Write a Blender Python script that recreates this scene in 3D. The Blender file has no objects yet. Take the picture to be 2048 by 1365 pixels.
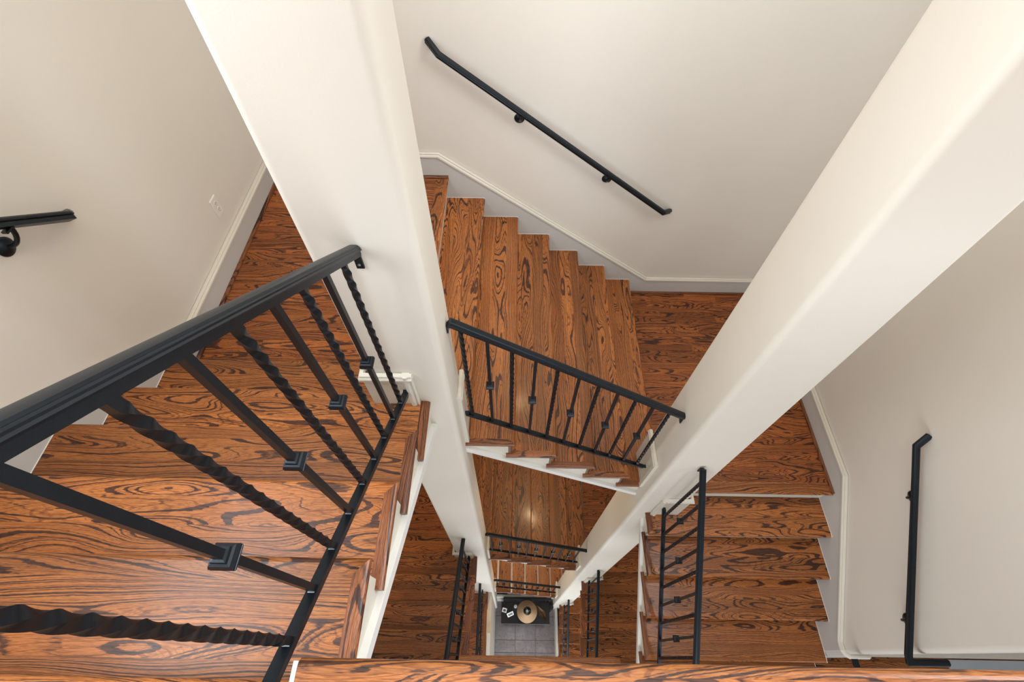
import bpy, math, random
from mathutils import Matrix, Vector

random.seed(7)
SC = bpy.context.scene
COL = SC.collection

# ------------------------------------------------------------------ camera / world / light / exposure
# All coordinates below are metres relative to the camera's plan position; z is relative to the lens.
ZO = 12.03                        # lens height above the ground floor
CAM_ROWS = ((0.9999, 0.0160, -0.0033), (0.0151, -0.8335, 0.5522), (0.0061, -0.5522, -0.8337))
cd = bpy.data.cameras.new('camera')
cam = bpy.data.objects.new('camera', cd)
COL.objects.link(cam)
R = CAM_ROWS
m3 = Matrix(((R[0][0], -R[0][1], -R[0][2]), (R[1][0], -R[1][1], -R[1][2]), (R[2][0], -R[2][1], -R[2][2])))
cam.matrix_world = Matrix.Translation((0, 0, ZO)) @ m3.to_4x4()
cd.sensor_width = 36.0
cd.sensor_fit = 'HORIZONTAL'
cd.lens = 960.81 * 36.0 / 2048.0
cd.clip_start = 0.02
SC.camera = cam

w = bpy.data.worlds.new('world')
SC.world = w
w.use_nodes = True
bg = w.node_tree.nodes['Background']
bg.inputs[0].default_value = (0.80, 0.90, 1.0, 1)
bg.inputs[1].default_value = 0.5

SC.view_settings.view_transform = 'Standard'
SC.view_settings.look = 'None'
SC.view_settings.exposure = 0.0
SC.view_settings.gamma = 1.0
SC.view_settings.use_curve_mapping = False
try:
    SC.cycles.use_denoising = True
    SC.cycles.max_bounces = 10
    SC.cycles.diffuse_bounces = 6
    SC.cycles.sample_clamp_indirect = 6.0
except Exception:
    pass


def area(name, loc, size, power, col, rot=(0, 0, 0), sy=None, spread=180):
    l = bpy.data.lights.new(name, 'AREA')
    l.shape = 'RECTANGLE'
    l.size = size
    l.size_y = sy or size
    l.energy = power
    l.color = col
    l.spread = math.radians(spread)
    o = bpy.data.objects.new(name, l)
    COL.objects.link(o)
    o.location = (loc[0], loc[1], loc[2] + ZO)
    o.rotation_euler = rot
    return o


WARM = (1.0, 0.70, 0.38)
DAY = (0.86, 0.93, 1.0)
FWD = (math.radians(90), 0, 0)          # shines towards +Y
CEIL = 1.75
XWL, XWR = -1.66, 2.28
TOR = (math.radians(90), 0, math.radians(-90))   # shines towards +X
TOL = (math.radians(90), 0, math.radians(90))    # shines towards -X
# skylight over the well, windows high in both side walls and behind the camera; lower hall windows added to light each storey
area('skylight_light', (0.3, 0.6, CEIL - 0.03), 2.0, 39, (1.0, 0.98, 0.95), sy=2.2)
area('window_light', (XWL, 0.15, 0.60), 1.5, 72, DAY, TOR, sy=1.5)
area('window_light', (XWR, 0.85, 0.60), 1.2, 80, DAY, TOL, sy=1.5)
area('window_light', (0.9, -3.05, 0.45), 2.6, 27, DAY, FWD, sy=1.9)
area('window_light', (0.4, -3.05, -3.2), 3.0, 80, DAY, FWD, sy=1.6)
area('window_light', (4.1, -3.05, -3.2), 1.2, 30, DAY, FWD, sy=1.6)
area('window_light', (-0.5, -3.05, -7.2), 1.4, 85, DAY, FWD, sy=1.6)
area('window_light', (0.4, -3.05, -10.7), 3.0, 190, DAY, FWD, sy=1.8)

# ------------------------------------------------------------------ measured layout
RS, T = 0.1799, 0.254                 # riser, run
Z0 = -2.2367                          # upper left landing
YB, XL, XR = 2.9035, -1.7283, 2.3501  # back, left, right wall faces
XLO, YBO, XRO = -0.3564, 1.0089, 1.0014
X0B, Y0R, Y1L = -0.4874, 1.0257, 1.228
H12, H23 = 21 * RS, 3.493
LV = [0.0, -H12, -H12 - H23]
TOP = Z0 + 7 * RS                     # -0.978
LC = (-0.580, -0.264, 0.925, 1.165)   # left column x0,x1,y0,y1
RC = (0.905, 1.222, 0.925, 1.235)
GROUND = -12.03

# ------------------------------------------------------------------ materials
def newmat(name):
    m = bpy.data.materials.new(name)
    m.use_nodes = True
    nt = m.node_tree
    for n in list(nt.nodes):
        nt.nodes.remove(n)
    out = nt.nodes.new('ShaderNodeOutputMaterial')
    b = nt.nodes.new('ShaderNodeBsdfPrincipled')
    nt.links.new(b.outputs[0], out.inputs[0])
    return m, nt, b


class NT:
    def __init__(s, nt):
        s.nt = nt

    def link(s, a, b):
        s.nt.links.new(a, b)

    def n(s, t, **k):
        x = s.nt.nodes.new(t)
        for a, b in k.items():
            setattr(x, a, b)
        return x

    def math(s, op, a, b=None, c=None):
        x = s.n('ShaderNodeMath', operation=op)
        for i, v in enumerate((a, b, c)):
            if v is None:
                continue
            if isinstance(v, (int, float)):
                x.inputs[i].default_value = v
            else:
                s.link(v, x.inputs[i])
        return x.outputs[0]

    def vec(s, op, a, b):
        x = s.n('ShaderNodeVectorMath', operation=op)
        for i, v in enumerate((a, b)):
            if isinstance(v, tuple):
                x.inputs[i].default_value = v
            else:
                s.link(v, x.inputs[i])
        return x.outputs[0]

    def ramp(s, fac, stops, interp='LINEAR'):
        r = s.n('ShaderNodeValToRGB')
        r.color_ramp.interpolation = interp
        e = r.color_ramp.elements
        while len(e) < len(stops):
            e.new(0.5)
        for el, (p, c) in zip(e, stops):
            el.position = p
            el.color = (c[0], c[1], c[2], 1)
        s.link(fac, r.inputs[0])
        return r.outputs[0]

    def noise(s, vec, scale, detail=2, rough=0.5, dist=0.0):
        x = s.n('ShaderNodeTexNoise')
        s.link(vec, x.inputs['Vector'])
        x.inputs['Scale'].default_value = scale
        x.inputs['Detail'].default_value = detail
        x.inputs['Roughness'].default_value = rough
        x.inputs['Distortion'].default_value = dist
        return x.outputs[0]

    def mix(s, fac, a, b, mode='MIX'):
        x = s.n('ShaderNodeMix', data_type='RGBA', blend_type=mode)
        for sock, v in ((x.inputs[0], fac), (x.inputs[6], a), (x.inputs[7], b)):
            if isinstance(v, (int, float)):
                sock.default_value = v
            elif isinstance(v, tuple):
                sock.default_value = (v[0], v[1], v[2], 1)
            else:
                s.link(v, sock)
        return x.outputs[2]


def oak(name, strip=0.085, light=(0.60, 0.230, 0.064), mid=(0.33, 0.100, 0.020), dark=(0.036, 0.014, 0.012), rough=0.38, amp=8.0, lin=75.0):
    m, nt, b = newmat(name)
    N = NT(nt)
    tc = N.n('ShaderNodeTexCoord').outputs['Object']
    rnd = N.n('ShaderNodeObjectInfo').outputs['Random']
    sep = N.n('ShaderNodeSeparateXYZ')
    N.link(tc, sep.inputs[0])
    x, y, z = sep.outputs
    if strip:
        sid = N.math('FLOOR', N.math('MULTIPLY_ADD', y, 1.0 / strip, N.math('MULTIPLY', rnd, 7.3)))
    else:
        sid = N.math('MULTIPLY', rnd, 0.0)
    cid = N.n('ShaderNodeCombineXYZ')
    N.link(sid, cid.inputs[0])
    N.link(N.math('MULTIPLY', rnd, 913.7), cid.inputs[1])
    wn = N.n('ShaderNodeTexWhiteNoise', noise_dimensions='2D')
    N.link(cid.outputs[0], wn.inputs['Vector'])
    sc = N.n('ShaderNodeSeparateColor')
    N.link(wn.outputs['Color'], sc.inputs[0])
    wa, wb, wc = sc.outputs
    off = N.vec('MULTIPLY', wn.outputs['Color'], (37.0, 29.0, 31.0))
    base = N.vec('ADD', tc, off)
    # smooth field whose contour lines are the growth rings of flat-sawn boards
    f1 = N.noise(N.vec('MULTIPLY', base, (1.5, 9.0, 9.0)), 1.0, 1.0, 0.4, 0.2)
    jag = N.noise(N.vec('MULTIPLY', base, (22.0, 130.0, 130.0)), 1.0, 2.0, 0.6)
    straight = N.math('MULTIPLY', N.math('MULTIPLY', wa, wa), lin)
    fld = N.math('ADD', N.math('MULTIPLY', f1, amp), N.math('MULTIPLY', y, straight))
    fld = N.math('ADD', fld, N.math('MULTIPLY', jag, 0.16))
    n1 = N.n('ShaderNodeTexNoise', noise_dimensions='1D')
    N.link(N.math('ADD', fld, N.math('MULTIPLY', wb, 60.0)), n1.inputs['W'])
    n1.inputs['Scale'].default_value = 4.8
    n1.inputs['Detail'].default_value = 1.0
    n1.inputs['Roughness'].default_value = 0.5
    pores = N.noise(N.vec('MULTIPLY', base, (26.0, 420.0, 420.0)), 1.0, 2.0, 0.6)
    g = N.math('ADD', n1.outputs[0], N.math('MULTIPLY', N.math('SUBTRACT', pores, 0.5), 0.30))
    mask = N.ramp(g, [(0.505, (0, 0, 0)), (0.55, (0.40, 0.40, 0.40)), (0.58, (1, 1, 1))])
    tone = N.noise(N.vec('MULTIPLY', base, (2.2, 7.0, 7.0)), 1.0, 2.0, 0.5)
    col = N.mix(tone, light, mid)
    broken = N.math('MULTIPLY', mask, N.ramp(pores, [(0.30, (1, 1, 1)), (0.62, (0.84, 0.84, 0.84))]))
    col = N.mix(broken, col, dark)
    # fine pores everywhere, tone differing from board to board and softly along each
    pc = N.ramp(pores, [(0.36, (0.45, 0.38, 0.34)), (0.53, (1, 1, 1))])
    fine = N.n('ShaderNodeTexNoise', noise_dimensions='1D')
    N.link(N.math('MULTIPLY_ADD', fld, 9.0, N.math('MULTIPLY', y, 260.0)), fine.inputs['W'])
    fine.inputs['Scale'].default_value = 1.0
    fine.inputs['Detail'].default_value = 1.0
    fc = N.ramp(N.math('ADD', fine.outputs[0], N.math('MULTIPLY', pores, 0.3)), [(0.66, (1, 1, 1)), (0.80, (0.52, 0.42, 0.38))])
    col = N.mix(0.8, col, pc, 'MULTIPLY')
    col = N.mix(0.8, col, fc, 'MULTIPLY')
    bright = N.math('MULTIPLY_ADD', wc, 0.50, 0.68)
    bc = N.n('ShaderNodeCombineXYZ')
    for i in range(3):
        N.link(bright, bc.inputs[i])
    col = N.mix(1.0, col, bc.outputs[0], 'MULTIPLY')
    N.link(col, b.inputs['Base Color'])
    b.inputs['Roughness'].default_value = rough
    b.inputs['Specular IOR Level'].default_value = 0.34
    b.inputs['Coat Weight'].default_value = 0.10
    b.inputs['Coat Roughness'].default_value = 0.14
    bump = N.n('ShaderNodeBump')
    bump.inputs['Strength'].default_value = 0.10
    bump.inputs['Distance'].default_value = 0.001
    N.link(g, bump.inputs['Height'])
    bump.invert = True
    N.link(bump.outputs[0], b.inputs['Normal'])
    return m


def paint(name, col, rough=0.6, texture=0.12):
    m, nt, b = newmat(name)
    N = NT(nt)
    tc = N.n('ShaderNodeTexCoord').outputs['Object']
    n1 = N.noise(tc, 1.3, 3, 0.5)
    c = N.ramp(n1, [(0.3, tuple(v * 0.97 for v in col)), (0.7, tuple(min(1, v * 1.02) for v in col))])
    N.link(c, b.inputs['Base Color'])
    b.inputs['Roughness'].default_value = rough
    n2 = N.noise(tc, 160.0, 3, 0.6)
    bump = N.n('ShaderNodeBump')
    bump.inputs['Strength'].default_value = texture
    bump.inputs['Distance'].default_value = 0.002
    N.link(n2, bump.inputs['Height'])
    N.link(bump.outputs[0], b.inputs['Normal'])
    return m


def plain(name, col, rough=0.5, metal=0.0, noise=0.1, scale=40.0, bump=0.0):
    m, nt, b = newmat(name)
    N = NT(nt)
    tc = N.n('ShaderNodeTexCoord').outputs['Object']
    n1 = N.noise(tc, scale, 3, 0.55)
    c = N.ramp(n1, [(0.3, tuple(v * (1 - noise) for v in col)), (0.7, tuple(min(1, v * (1 + noise)) for v in col))])
    N.link(c, b.inputs['Base Color'])
    b.inputs['Roughness'].default_value = rough
    b.inputs['Metallic'].default_value = metal
    if bump:
        bp = N.n('ShaderNodeBump')
        bp.inputs['Strength'].default_value = bump
        bp.inputs['Distance'].default_value = 0.002
        N.link(N.noise(tc, scale * 6, 2, 0.5), bp.inputs['Height'])
        N.link(bp.outputs[0], b.inputs['Normal'])
    return m


OAK = oak('oak_tread')
OAKP = oak('oak_plank', strip=0, lin=40.0, light=(0.52, 0.175, 0.045), mid=(0.27, 0.074, 0.014))
OAKF = oak('oak_floor', strip=0.085)
OAKR = oak('oak_return', strip=0, lin=150.0, light=(0.44, 0.165, 0.062), mid=(0.22, 0.070, 0.024))
WALL = paint('wall_paint', (0.70, 0.658, 0.590))
COLM = paint('wall_paint_lit', (0.745, 0.700, 0.620))  # the walls' paint, lightened for the light falling on the columns
SKIRT = paint('skirt_paint', (0.545, 0.535, 0.510), 0.45, 0.03)
TRIM = paint('trim_paint', (0.69, 0.655, 0.57), 0.4, 0.03)
WHITE = paint('white_trim', (0.80, 0.80, 0.78), 0.4, 0.02)
IRON = plain('black_iron', (0.005, 0.0065, 0.009), 0.36, 0.0, 0.2, 60, 0.06)
IRON.node_tree.nodes['Principled BSDF'].inputs['Specular IOR Level'].default_value = 0.42
IRON.node_tree.nodes['Principled BSDF'].inputs['Specular Tint'].default_value = (0.72, 0.86, 1.0, 1)  # cool daylight sheen on the iron, put into its tint
STEEL = plain('screw_steel', (0.22, 0.24, 0.26), 0.35, 0.8, 0.1)
PLASTIC = plain('white_plastic', (0.74, 0.72, 0.66), 0.35, 0, 0.02)
DARK = plain('dark_slot', (0.02, 0.02, 0.02), 0.6)


# ------------------------------------------------------------------ object helpers
ORG = {}


def link(name, me, mat, org, parent=None, rz=0.0):
    o = bpy.data.objects.new(name, me)
    COL.objects.link(o)
    if me is not None and mat is not None and not me.materials:
        me.materials.append(mat)
    if parent is None:
        o.location = (org[0], org[1], org[2] + ZO)
    else:
        p = ORG[parent.name]
        o.parent = parent
        o.location = (org[0] - p[0], org[1] - p[1], org[2] - p[2])
    o.rotation_euler = (0, 0, rz)
    ORG[o.name] = tuple(org)
    return o


def tag(o, label=None, cat=None, group=None, kind=None):
    if label:
        o['label'] = label
    if cat:
        o['category'] = cat
    if group:
        o['group'] = group
    if kind:
        o['kind'] = kind
    return o


def thing(name, label, cat, org, group=None):
    return tag(link(name, None, None, org), label, cat, group)


def mesh(name, vs, fs, smooth=False):
    me = bpy.data.meshes.new(name)
    me.from_pydata([tuple(v) for v in vs], [], fs)
    me.validate()
    if smooth:
        for p in me.polygons:
            p.use_smooth = True
    me.update()
    return me


class MB:
    def __init__(s):
        s.v, s.f = [], []

    def box(s, x0, x1, y0, y1, z0, z1):
        n = len(s.v)
        s.v += [(x0, y0, z0), (x1, y0, z0), (x1, y1, z0), (x0, y1, z0), (x0, y0, z1), (x1, y0, z1), (x1, y1, z1), (x0, y1, z1)]
        s.f += [tuple(n + i for i in q) for q in ((3, 2, 1, 0), (4, 5, 6, 7), (0, 1, 5, 4), (1, 2, 6, 5), (2, 3, 7, 6), (3, 0, 4, 7))]
        return s

    def loft(s, rings, cap=True, close=True):
        n = len(s.v)
        k = len(rings[0])
        for r in rings:
            s.v += [tuple(p) for p in r]
        for i in range(len(rings) - 1):
            for j in range(k if close else k - 1):
                a, b = n + i * k + j, n + i * k + (j + 1) % k
                s.f.append((a, b, b + k, a + k))
        if cap:
            s.f.append(tuple(n + j for j in reversed(range(k))))
            s.f.append(tuple(n + (len(rings) - 1) * k + j for j in range(k)))
        return s

    def prism(s, pts, vec):
        return s.loft([pts, [tuple(a + b for a, b in zip(p, vec)) for p in pts]])

    def disc_lathe(s, prof, axis, c, seg=20):
        # prof: (radius, height) along axis 'x','y','z' from c
        rings = []
        for r, h in prof:
            ring = []
            for i in range(seg):
                a = 2 * math.pi * i / seg
                u, v = r * math.cos(a), r * math.sin(a)
                if axis == 'z':
                    ring.append((c[0] + u, c[1] + v, c[2] + h))
                elif axis == 'y':
                    ring.append((c[0] + u, c[1] + h, c[2] + v))
                else:
                    ring.append((c[0] + h, c[1] + u, c[2] + v))
            rings.append(ring)
        return s.loft(rings)

    def build(s, name, mat, parent=None, grain='x', org=None, smooth=False):
        xs, ys, zs = zip(*s.v)
        if org is None:
            org = ((min(xs) + max(xs)) / 2, (min(ys) + max(ys)) / 2, min(zs))
        rz = 0.0
        if grain == 'y':
            rz = math.pi / 2
            vs = [(v[1] - org[1], -(v[0] - org[0]), v[2] - org[2]) for v in s.v]
        else:
            vs = [(v[0] - org[0], v[1] - org[1], v[2] - org[2]) for v in s.v]
        me = mesh(name, vs, s.f, smooth)
        o = link(name, me, mat, org, parent, rz)
        fixnormals(me)
        return o


def fixnormals(me):
    import bmesh
    bm = bmesh.new()
    bm.from_mesh(me)
    bmesh.ops.recalc_face_normals(bm, faces=bm.faces)
    bm.to_mesh(me)
    bm.free()


def autosmooth(o, deg=40):
    for p in o.data.polygons:
        p.use_smooth = True
    try:
        o.data.set_sharp_from_angle(angle=math.radians(deg))
    except Exception:
        pass
    return o


def sweep(mb, prof, path, up=Vector((0, 0, 1))):
    # prof: (side, up) points, path: 3D points; mitred joints
    P = [Vector(p) for p in path]
    tans = [(P[i + 1] - P[i]).normalized() for i in range(len(P) - 1)]
    rings = []
    for i, p in enumerate(P):
        t = tans[min(i, len(tans) - 1)] if i == 0 else tans[i - 1]
        side = t.cross(up).normalized()
        upv = side.cross(t).normalized()
        if 0 < i < len(P) - 1:
            nrm = (tans[i - 1] + tans[i]).normalized()
        else:
            nrm = t
        ring = []
        for u, v in prof:
            q = p + side * u + upv * v
            d = (p - q).dot(nrm) / t.dot(nrm)
            ring.append(tuple(q + t * d))
        rings.append(ring)
    mb.loft(rings)
    return mb


# ------------------------------------------------------------------ setting: walls, columns, slabs
def struct(o):
    o['kind'] = 'structure'
    return o


struct(MB().box(XL - 0.2, 5.4, YB, YB + 0.2, GROUND - 0.2, CEIL).build('wall_back', WALL))
struct(MB().box(XL - 0.2, XL, -3.4, YB, GROUND - 0.2, CEIL).build('wall_left', WALL))


def rounded_rect(x0, x1, y0, y1, r, n=6, corners=(1, 1, 1, 1)):
    pts = []
    for (cx, cy, a0, on) in ((x1 - r, y1 - r, 0, corners[0]), (x0 + r, y1 - r, 90, corners[1]), (x0 + r, y0 + r, 180, corners[2]), (x1 - r, y0 + r, 270, corners[3])):
        if on:
            for i in range(n + 1):
                a = math.radians(a0 + 90 * i / n)
                pts.append((cx + r * math.cos(a), cy + r * math.sin(a)))
        else:
            a = math.radians(a0 + 45)
            pts.append((cx + r * (1 if math.cos(a) > 0 else -1), cy + r * (1 if math.sin(a) > 0 else -1)))
    return pts


mb = MB()
pr = rounded_rect(XR, XR + 0.16, 0.062, YB, 0.03, corners=(0, 0, 1, 1))
mb.loft([[(x, y, z) for x, y in pr] for z in (GROUND, CEIL)])
o = struct(mb.build('wall_right', WALL))
autosmooth(o, 30)
struct(MB().box(XL - 0.2, 5.4, -3.4, -3.2, GROUND - 0.2, CEIL).build('wall_front', WALL))
struct(MB().box(5.2, 5.4, -3.2, YB, GROUND - 0.2, CEIL).build('wall_hall', WALL))
struct(MB().box(XL - 0.2, 5.4, -3.4, YB + 0.2, CEIL, CEIL + 0.2).build('ceiling', WALL))

for nm, c, lab in (('column', LC, 'tall cream plaster column between the left flight and the back flight'),
                   ('column', RC, 'tall cream plaster column between the back flight and the right flight')):
    mb = MB()
    pr = rounded_rect(c[0], c[1], c[2], c[3], 0.028, 8)
    mb.loft([[(x, y, z) for x, y in pr] for z in (GROUND, CEIL)])
    o = tag(mb.build(nm, COLM), lab, 'column')
    autosmooth(o, 30)
    if c is LC:
        COL_L = o
    else:
        COL_R = o

CAPP = [(0.0, -0.007), (0.004, -0.007), (0.004, 0.0), (0.018, 0.0), (0.021, -0.003), (0.021, -0.006), (0.017, -0.009), (0.021, -0.012), (0.027, -0.020), (0.027, -0.030), (0.022, -0.034), (0.018, -0.037), (0.0, -0.037)]


def column_base(colm, lev):
    dz = LV[lev]
    if colm is COL_L:
        z0, z1 = Z0 + 2 * RS + dz, -1.632 + dz
        x0, x1, y = LC[0] - 0.014, -0.408, LC[2]
        sx0, sy0, sy1, sz0, sz1 = LC[1], 1.035, LC[3] + 0.012, Z0 - 2 * RS + 0.01 + dz, -2.035 + dz
        sgn = 1
    else:
        z0, z1 = Z0 - 8 * RS + dz, -3.303 + dz
        x0, x1, y = 1.045, RC[1] + 0.014, RC[2]
        sx0, sy0, sy1, sz0, sz1 = RC[0], 1.02, RC[3] + 0.012, Z0 - 6 * RS + dz, -2.885 + dz
        sgn = -1
    # board on the face towards the top floor
    b = MB().box(x0, x1, y - 0.014, y, z0, z1 - 0.03)
    if colm is COL_L:
        b.box(x0, LC[0], y, LC[3], z0 - RS, z1 - 0.03)
    else:
        b.box(RC[1], x1, y, RC[3], z0, z1 - 0.03)
    o = b.build('baseboard', TRIM if lev == 0 else COLM, colm)
    c = MB()
    if colm is COL_L:
        sweep(c, CAPP, [(LC[0], LC[3], z1), (LC[0], y, z1), (x1 + 0.012, y, z1)])
        sweep(c, [(u * 0.98, v) for u, v in CAPP], [(x1 + 0.011, y, z1 - 0.001), (x1 + 0.011, y, z0 + 0.001)], up=Vector((1, 0, 0)))
    else:
        sweep(c, CAPP, [(x0 - 0.012, y, z1), (RC[1], y, z1), (RC[1], RC[3], z1)])
        sweep(c, [(-u * 0.98, v) for u, v in CAPP], [(x0 - 0.011, y, z1 - 0.001), (x0 - 0.011, y, z0 + 0.001)], up=Vector((-1, 0, 0)))
    c.build('base_cap', TRIM, o, org=ORG[o.name])
    # board on the face above the back flight
    b = MB().box(min(sx0, sx0 + 0.014 * sgn), max(sx0, sx0 + 0.014 * sgn), sy0, sy1, sz0, sz1 - 0.03)
    o = b.build('baseboard', TRIM if lev == 0 else COLM, colm)
    c = MB()
    pth = [(sx0, sy1, sz1), (sx0, sy0 - 0.01, sz1), (sx0, sy0 - 0.01, sz0)]
    sweep(c, [(u * sgn * -1, v) for u, v in CAPP] if sgn > 0 else [(-u * sgn, v) for u, v in CAPP], pth[:2])
    c.box(min(sx0, sx0 + 0.022 * sgn), max(sx0, sx0 + 0.022 * sgn), sy0 - 0.016, sy0 + 0.012, sz0, sz1 - 0.004)
    c.build('base_cap', TRIM, o, org=ORG[o.name])


for lev in range(3):
    column_base(COL_L, lev)
    column_base(COL_R, lev)


# wall skirts with moulded caps
def skirt(name, wall, top, bottom, mat_cap=TRIM):
    # wall: 'back','left','right'; top & bottom polylines (s, z), s along the wall
    def pt(s, z, d):
        if wall == 'back':
            return (s, YB - d, z)
        if wall == 'left':
            return (XL + d, s, z)
        return (XR - d, s, z)
    b = MB()
    for (a, c2), (p, q) in zip(zip(top[:-1], top[1:]), zip(bottom[:-1], bottom[1:])):
        quad = [pt(a[0], a[1] - 0.012, 0.0), pt(c2[0], c2[1] - 0.012, 0.0), pt(q[0], q[1], 0.0), pt(p[0], p[1], 0.0)]
        quad2 = [pt(a[0], a[1] - 0.012, 0.016), pt(c2[0], c2[1] - 0.012, 0.016), pt(q[0], q[1], 0.016), pt(p[0], p[1], 0.016)]
        b.loft([quad, quad2])
    o = struct(b.build(name, SKIRT))
    c = MB()
    path = [pt(s, z, 0.0) for s, z in top]
    t0 = Vector(path[1]) - Vector(path[0])
    side = t0.cross(Vector((0, 0, 1)))
    inward = {'back': Vector((0, -1, 0)), 'left': Vector((1, 0, 0)), 'right': Vector((-1, 0, 0))}[wall]
    sg = 1 if side.dot(inward) > 0 else -1
    sweep(c, [(u * sg, v) for u, v in CAPP], path)
    c.build('base_cap', mat_cap, o, org=ORG[o.name])
    return o


zR = Z0 - 7 * RS
skirt('baseboard_back', 'back', [(XL, -2.040), (-0.537, -2.040), (1.193, -3.292), (XR, -3.292)],
      [(XL, Z0 - 0.02), (-0.537, Z0 - 0.2), (1.193, zR - 0.2), (XR, zR - 0.02)])
skirt('baseboard_left', 'left', [(YB, -2.060), (1.444, -2.060), (-0.4, -2.060 + 0.708 * 1.844)],
      [(YB, Z0 - 0.02), (1.444, Z0 - 0.2), (-0.4, Z0 - 0.2 + 0.708 * 1.844)])
o = skirt('baseboard_right', 'right', [(YB, -3.296), (1.100, -3.296), (0.135, -3.965), (0.118, -3.967)],
          [(YB, zR - 0.02), (1.100, zR - 0.25), (0.135, zR - 0.94), (0.118, zR - 0.94)])
# the skirt wraps the rounded end of the right wall
mb = MB()
fil = [(XR, 0.12), (XR, 0.092), (XR + 0.012, 0.071), (XR + 0.03, 0.062), (XR + 0.16, 0.062)]
sweep(mb, [(0.0, -0.012), (0.016, -0.012), (0.016, -0.78), (0.0, -0.78)], [(x, y, -3.967) for x, y in fil])
p1 = mb.build('corner_board', SKIRT, o)
mb = MB()
sweep(mb, CAPP, [(x, y, -3.967) for x, y in fil])
mb.build('base_cap', TRIM, o)


# ------------------------------------------------------------------ treads, flights
NOSE = 0.028
RW = 0.040


def nose_profile(d, RW=RW):
    r = NOSE / 2
    pts = [(d, -NOSE), (RW, -NOSE)]
    for i in range(9):
        a = math.radians(-90 - 180 * i / 8)
        pts.append((r + r * math.cos(a), -r + r * math.sin(a)))
    pts += [(RW, 0.0), (d, 0.0)]
    return pts


TREADS = {}


def tread_mesh(W, open_end, RW=RW):
    key = ('t', round(W, 3), open_end, RW)
    if key in TREADS:
        return TREADS[key]
    pr = nose_profile(T + 0.035, RW)
    xl = [(min(y, RW) if open_end else 0.0) for y, z in pr]
    a = [(x, y, z) for x, (y, z) in zip(xl, pr)]
    b = [(W, y, z) for y, z in pr]
    mb = MB().loft([a, b])
    me = mesh('tread', mb.v, mb.f)
    me.materials.append(OAK)
    fixnormals(me)
    TREADS[key] = me
    return me


def return_mesh(RW=RW):
    if ('r', RW) in TREADS:
        return TREADS[('r', RW)]
    L = T + 0.055
    r = NOSE / 2
    pr = [(RW, -NOSE)]
    for i in range(9):
        a = math.radians(-90 - 180 * i / 8)
        pr.append((r + r * math.cos(a), -r + r * math.sin(a)))
    pr.append((RW, 0.0))
    # local x along the length, local y = -v
    a = [(v, -v, z) for v, z in pr]
    b = [(L, -v, z) for v, z in pr]
    mb = MB().loft([a, b])
    me = mesh('nosing_return', mb.v, mb.f)
    me.materials.append(OAKR)
    fixnormals(me)
    TREADS[('r', RW)] = me
    return me


def simple_mesh(key, fn, mat):
    if key in TREADS:
        return TREADS[key]
    mb = fn(MB())
    me = mesh(key if isinstance(key, str) else key[0], mb.v, mb.f)
    me.materials.append(mat)
    fixnormals(me)
    TREADS[key] = me
    return me


def rot(rz, x, y):
    c, s = math.cos(rz), math.sin(rz)
    return (x * c - y * s, x * s + y * c)


FRAMES = {'left': (math.pi, (XLO, Y1L, Z0 + RS), XLO - XL - 0.017),
          'back': (math.pi / 2, (X0B + 6 * T, YBO, Z0 - 6 * RS), YB - YBO - 0.017),
          'right': (0.0, (XRO, Y0R - 6 * T, Z0 - 13 * RS), XR - XRO - 0.017)}


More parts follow.
